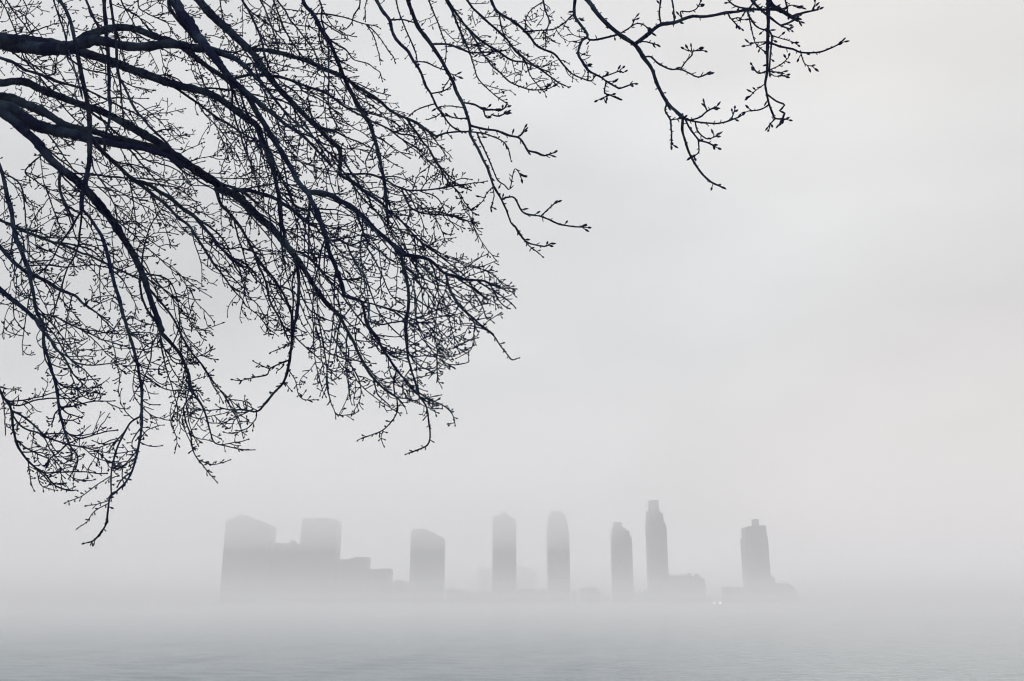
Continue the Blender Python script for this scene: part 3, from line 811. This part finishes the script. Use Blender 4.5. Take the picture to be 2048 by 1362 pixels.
def dress(b):
    """the twigs that a branch carries"""
    T = Tubes(); pts, rad, pxm = b['pts'], b['rad'], b['pxm']
    n = len(pts); total = sum(math.dist(pts[i], pts[i + 1]) for i in range(n - 1)) / pxm
    x0, y0 = proj(pts[n // 2])
    if b['kind'] == 'sparse':
        env = None
        inB = inside(ENV2, x0, y0)
        far_right = x0 > 1150 or (x0 > 900 and y0 > 130)
        if inB and max(b['w']) < 5.5:
            acc = 0
            for i in range(4, n - 3):
                acc += math.dist(pts[i], pts[i + 1]) / pxm
                if acc < 22: continue
                acc = rng.uniform(-9, 9)
                d = tuple(pts[i + 1][k] - pts[i][k] for k in range(3))
                g = grow(T, pts[i], side(unit(d), 48, .5), rng.uniform(18, 62), 1.0, .75, pxm, ENV2, 2, (.5, 0, .15))
                if g: spurs(T, g[0], pxm, ENV2, 11, 5, 15, .72)
        spurs(T, pts, pxm, None, 15 if far_right else 17, 3, 13 if not far_right else 11, 1.05 if far_right else .85, far_right, budp=.22, fork=.12)
        spurs(T, pts, pxm, None, 10, 2, 5, 1.15, budp=0, fork=0)          # leaf scars and knobs
        # a tuft of buds at the tip
        d = unit(tuple(pts[-1][k] - pts[-min(4, n)][k] for k in range(3)))
        for q in range(3):
            g = grow(T, pts[max(0, n - 1 - q)], side(d, 32, .5) if q else d, rng.uniform(3, 9), 1.2 if far_right else .8, 1.0 if far_right else .7, pxm, None, 3, (.1, 0, .4))
            if g: bud(T, g[0][-1], g[1], pxm, far_right)
        return T
    env = ENV
    acc = rng.uniform(0, 20)
    wmax = max(b['w'])
    gap2 = 40 if b.get('light') else 22 if wmax < 10 else 26
    for i in range(3, n - 2):
        acc += math.dist(pts[i], pts[i + 1]) / pxm
        if acc < gap2: continue
        acc = rng.uniform(-12, 10)
        x, y = proj(pts[i])
        if x < -60 or y < -60: continue
        d = unit(tuple(pts[i + 1][k] - pts[i][k] for k in range(3)))
        w = 2 * rad[i] / pxm
        if w > 14 and rng.random() < .45: continue
        t = i / n
        longish = rng.random() < (.25 if b.get('light') else .55 if wmax >= 4 else .36)
        if longish:
            Lp = rng.uniform(80, 290) * (1 - .5 * t); r0 = min(w * .42, rng.uniform(1.2, 2.1))
            dd = side(d, 20, .4)
            trop = (.25, 0, -.5) if rng.random() < .7 else (.7, 0, -.15)
        else:
            Lp = rng.uniform(22, 75); r0 = min(w * .42, rng.uniform(.95, 1.3))
            dd = side(d, 48, .6)
            trop = (.75, 0, .1) if rng.random() < .75 else (-.5, 0, -.2)
        if y > 640: trop = (.9, 0, .25) if rng.random() < .8 else trop
        g = grow(T, pts[i], dd, Lp, r0, .85, pxm, env, 1, trop, .1)
        if not g: continue
        q, e = g
        if Lp > 60:
            # twigs of the second order
            a2 = rng.uniform(0, 14)
            for j in range(2, len(q) - 1):
                a2 += math.dist(q[j], q[j + 1]) / pxm
                if a2 < 24: continue
                a2 = rng.uniform(-9, 8)
                e2 = unit(tuple(q[j + 1][k] - q[j][k] for k in range(3)))
                h = grow(T, q[j], side(e2, 45, .6), rng.uniform(12, 52), .95, .78, pxm, env, 2, (.6, 0, .3), .18)
                if h: spurs(T, h[0], pxm, env, 15, 4, 11, .78)
        spurs(T, q, pxm, env, 17, 4, 11, .8)
        bud(T, q[-1], e, pxm, False)
    spurs(T, pts, pxm, env, 19, 4, 12, .85, fork=.3)
    if wmax < 12: spurs(T, pts, pxm, None, 15, 2, 5, 1.1, budp=0, fork=0)
    d = unit(tuple(pts[-1][k] - pts[-min(4, n)][k] for k in range(3)))
    for q in range(4):
        g = grow(T, pts[max(0, n - 1 - 3 * q)], side(d, 35, .5) if q else d, rng.uniform(6, 18), .85, .7, pxm, env, 3, (.4, 0, .4))
        if g: bud(T, g[0][-1], g[1], pxm, False)
    return T

tree = empty('bare_tree', TREE_AT)
tag(tree, 'dark bare tree whose drooping budded branches fill the upper left', 'tree')
t = Tubes()
t.add(trunk_path, [0.34 - 0.325 * i / len(trunk_path) + 0.16 * math.exp(-i / 3) for i in range(len(trunk_path))], 16)
t.build('trunk', BARK, tree, TREE_AT)
for q, r0 in zip(leader_paths, (.13, .09)):
    t = Tubes(); t.add(q, [r0 * (1 - .75 * i / len(q)) for i in range(len(q))], 12); t.build('limb', BARK, tree, TREE_AT)

order = list(BR); random.Random(3).shuffle(order)
for b in order: b['twigs'] = dress(b)
BR.sort(key=lambda b: -(sum(b['w']) / len(b['w']) * len(b['pts'])))
rest = Tubes(); rest_tw = Tubes(); nbr = 0
for b in BR:
    pts, rad = list(b['pts']), list(b['rad'])
    if b['off']:
        # carry on beyond the picture to the trunk or the overhead leaders
        p0 = pts[0]; d = unit(tuple(pts[0][k] - pts[min(8, len(pts) - 1)][k] for k in range(3)))
        x, y = proj(p0)
        if x < 0 and y > -60:
            tgt = nearest(trunk_path, (p0[0], p0[1], p0[2] - 0.4))
        else:
            tgt = nearest(frame_pts, (p0[0] - .7, p0[1], p0[2] + 1.2))
        L_ = math.dist(p0, tgt)
        c1 = tuple(p0[k] + d[k] * L_ * .35 for k in range(3))
        pre = []
        for i in range(14):
            u = i / 14
            pre.append(tuple(tgt[k] * (1 - u) ** 2 + 2 * c1[k] * u * (1 - u) + p0[k] * u * u for k in range(3)))
        pts = pre + pts; rad = [rad[0] * (1.5 - .5 * i / 14) for i in range(14)] + rad
    wmax = max(b['w']); sides = 12 if wmax > 12 else 8 if wmax > 5 else 6
    tw = b['twigs']
    # knots and swellings along the bark
    kn = [0.0] * len(rad)
    for q in range(len(rad) // 9):
        c, h, wd = rng.randrange(len(rad)), rng.uniform(.06, .26), rng.uniform(.8, 2.2)
        for i in range(max(0, c - 5), min(len(rad), c + 6)): kn[i] = max(kn[i], h * math.exp(-((i - c) / wd) ** 2))
    rad = [r * (1 + rng.gauss(0, .05) + k) for r, k in zip(rad, kn)]
    if nbr < 95:
        t = Tubes(); t.add(pts, rad, sides)
        o = t.build('limb' if wmax > 13 else 'branch', BARK, tree, TREE_AT); nbr += 1
        s = tw.build("twig_spray", BARK, o, TREE_AT)
        if s: tag(s, kind="stuff")
    else:
        rest.add(pts, rad, sides)
        for k, v in tw.lines.items(): rest_tw.lines.setdefault(k, []).extend(v)
o = rest.build('thin_branches', BARK, tree, TREE_AT); o['kind'] = 'stuff'
tag(rest_tw.build("twig_spray", BARK, o, TREE_AT), kind="stuff")

# ------------------------------------------------------------------ haze
def fog(x0, x1, y0, y1, z0, z1, density, alb=0.965):
    bm = bmesh.new(); prism_bm(bm, [(x0, z0), (x1, z0), (x1, z1), (x0, z1)], y0, y1)
    hz = from_bm('haze', bm, None); tag(hz, kind='stuff')
    m = bpy.data.materials.new('haze'); m.use_nodes = True; t = m.node_tree; t.nodes.clear()
    oo = t.nodes.new('ShaderNodeOutputMaterial'); pv = t.nodes.new('ShaderNodeVolumePrincipled')
    pv.inputs['Color'].default_value = (alb + 0.018, alb, alb + 0.008, 1); pv.inputs['Density'].default_value = density; pv.inputs['Anisotropy'].default_value = 0.2
    t.links.new(pv.outputs[0], oo.inputs['Volume']); hz.data.materials.append(m)
fog(-3400, 3400, -150, 5300, -1.2, 124, HAZE)
fog(-3300, 3300, 55, 925, 0.6, 22, 0.95e-3, 0.87)
fog(-3300, 3300, 65, 924.5, 0.65, 11, 1.9e-3, 0.82)
fog(-3300, 3300, 60, 520, 0.7, 5.2, 3.6e-3, 0.88)            # mist lying on the river
fog(-3300, 85, 450, 926, 52, 122, 2.2e-3)              # thicker drift across the tops on the left
'''
bm = bmesh.new(); prism_bm(bm, [(-3400, -1.2), (3400, -1.2), (3400, 124), (-3400, 124)], -150, 5300)
hz = from_bm('haze', bm, None); tag(hz, kind='stuff')
m = bpy.data.materials.new('haze'); m.use_nodes = True; t = m.node_tree; t.nodes.clear()
oo = t.nodes.new('ShaderNodeOutputMaterial'); pv = t.nodes.new('ShaderNodeVolumePrincipled')
pv.inputs['Color'].default_value = (0.93, 0.93, 0.94, 1); pv.inputs['Density'].default_value = HAZE; pv.inputs['Anisotropy'].default_value = 0.2
t.links.new(pv.outputs[0], oo.inputs['Volume']); hz.data.materials.append(m)
'''
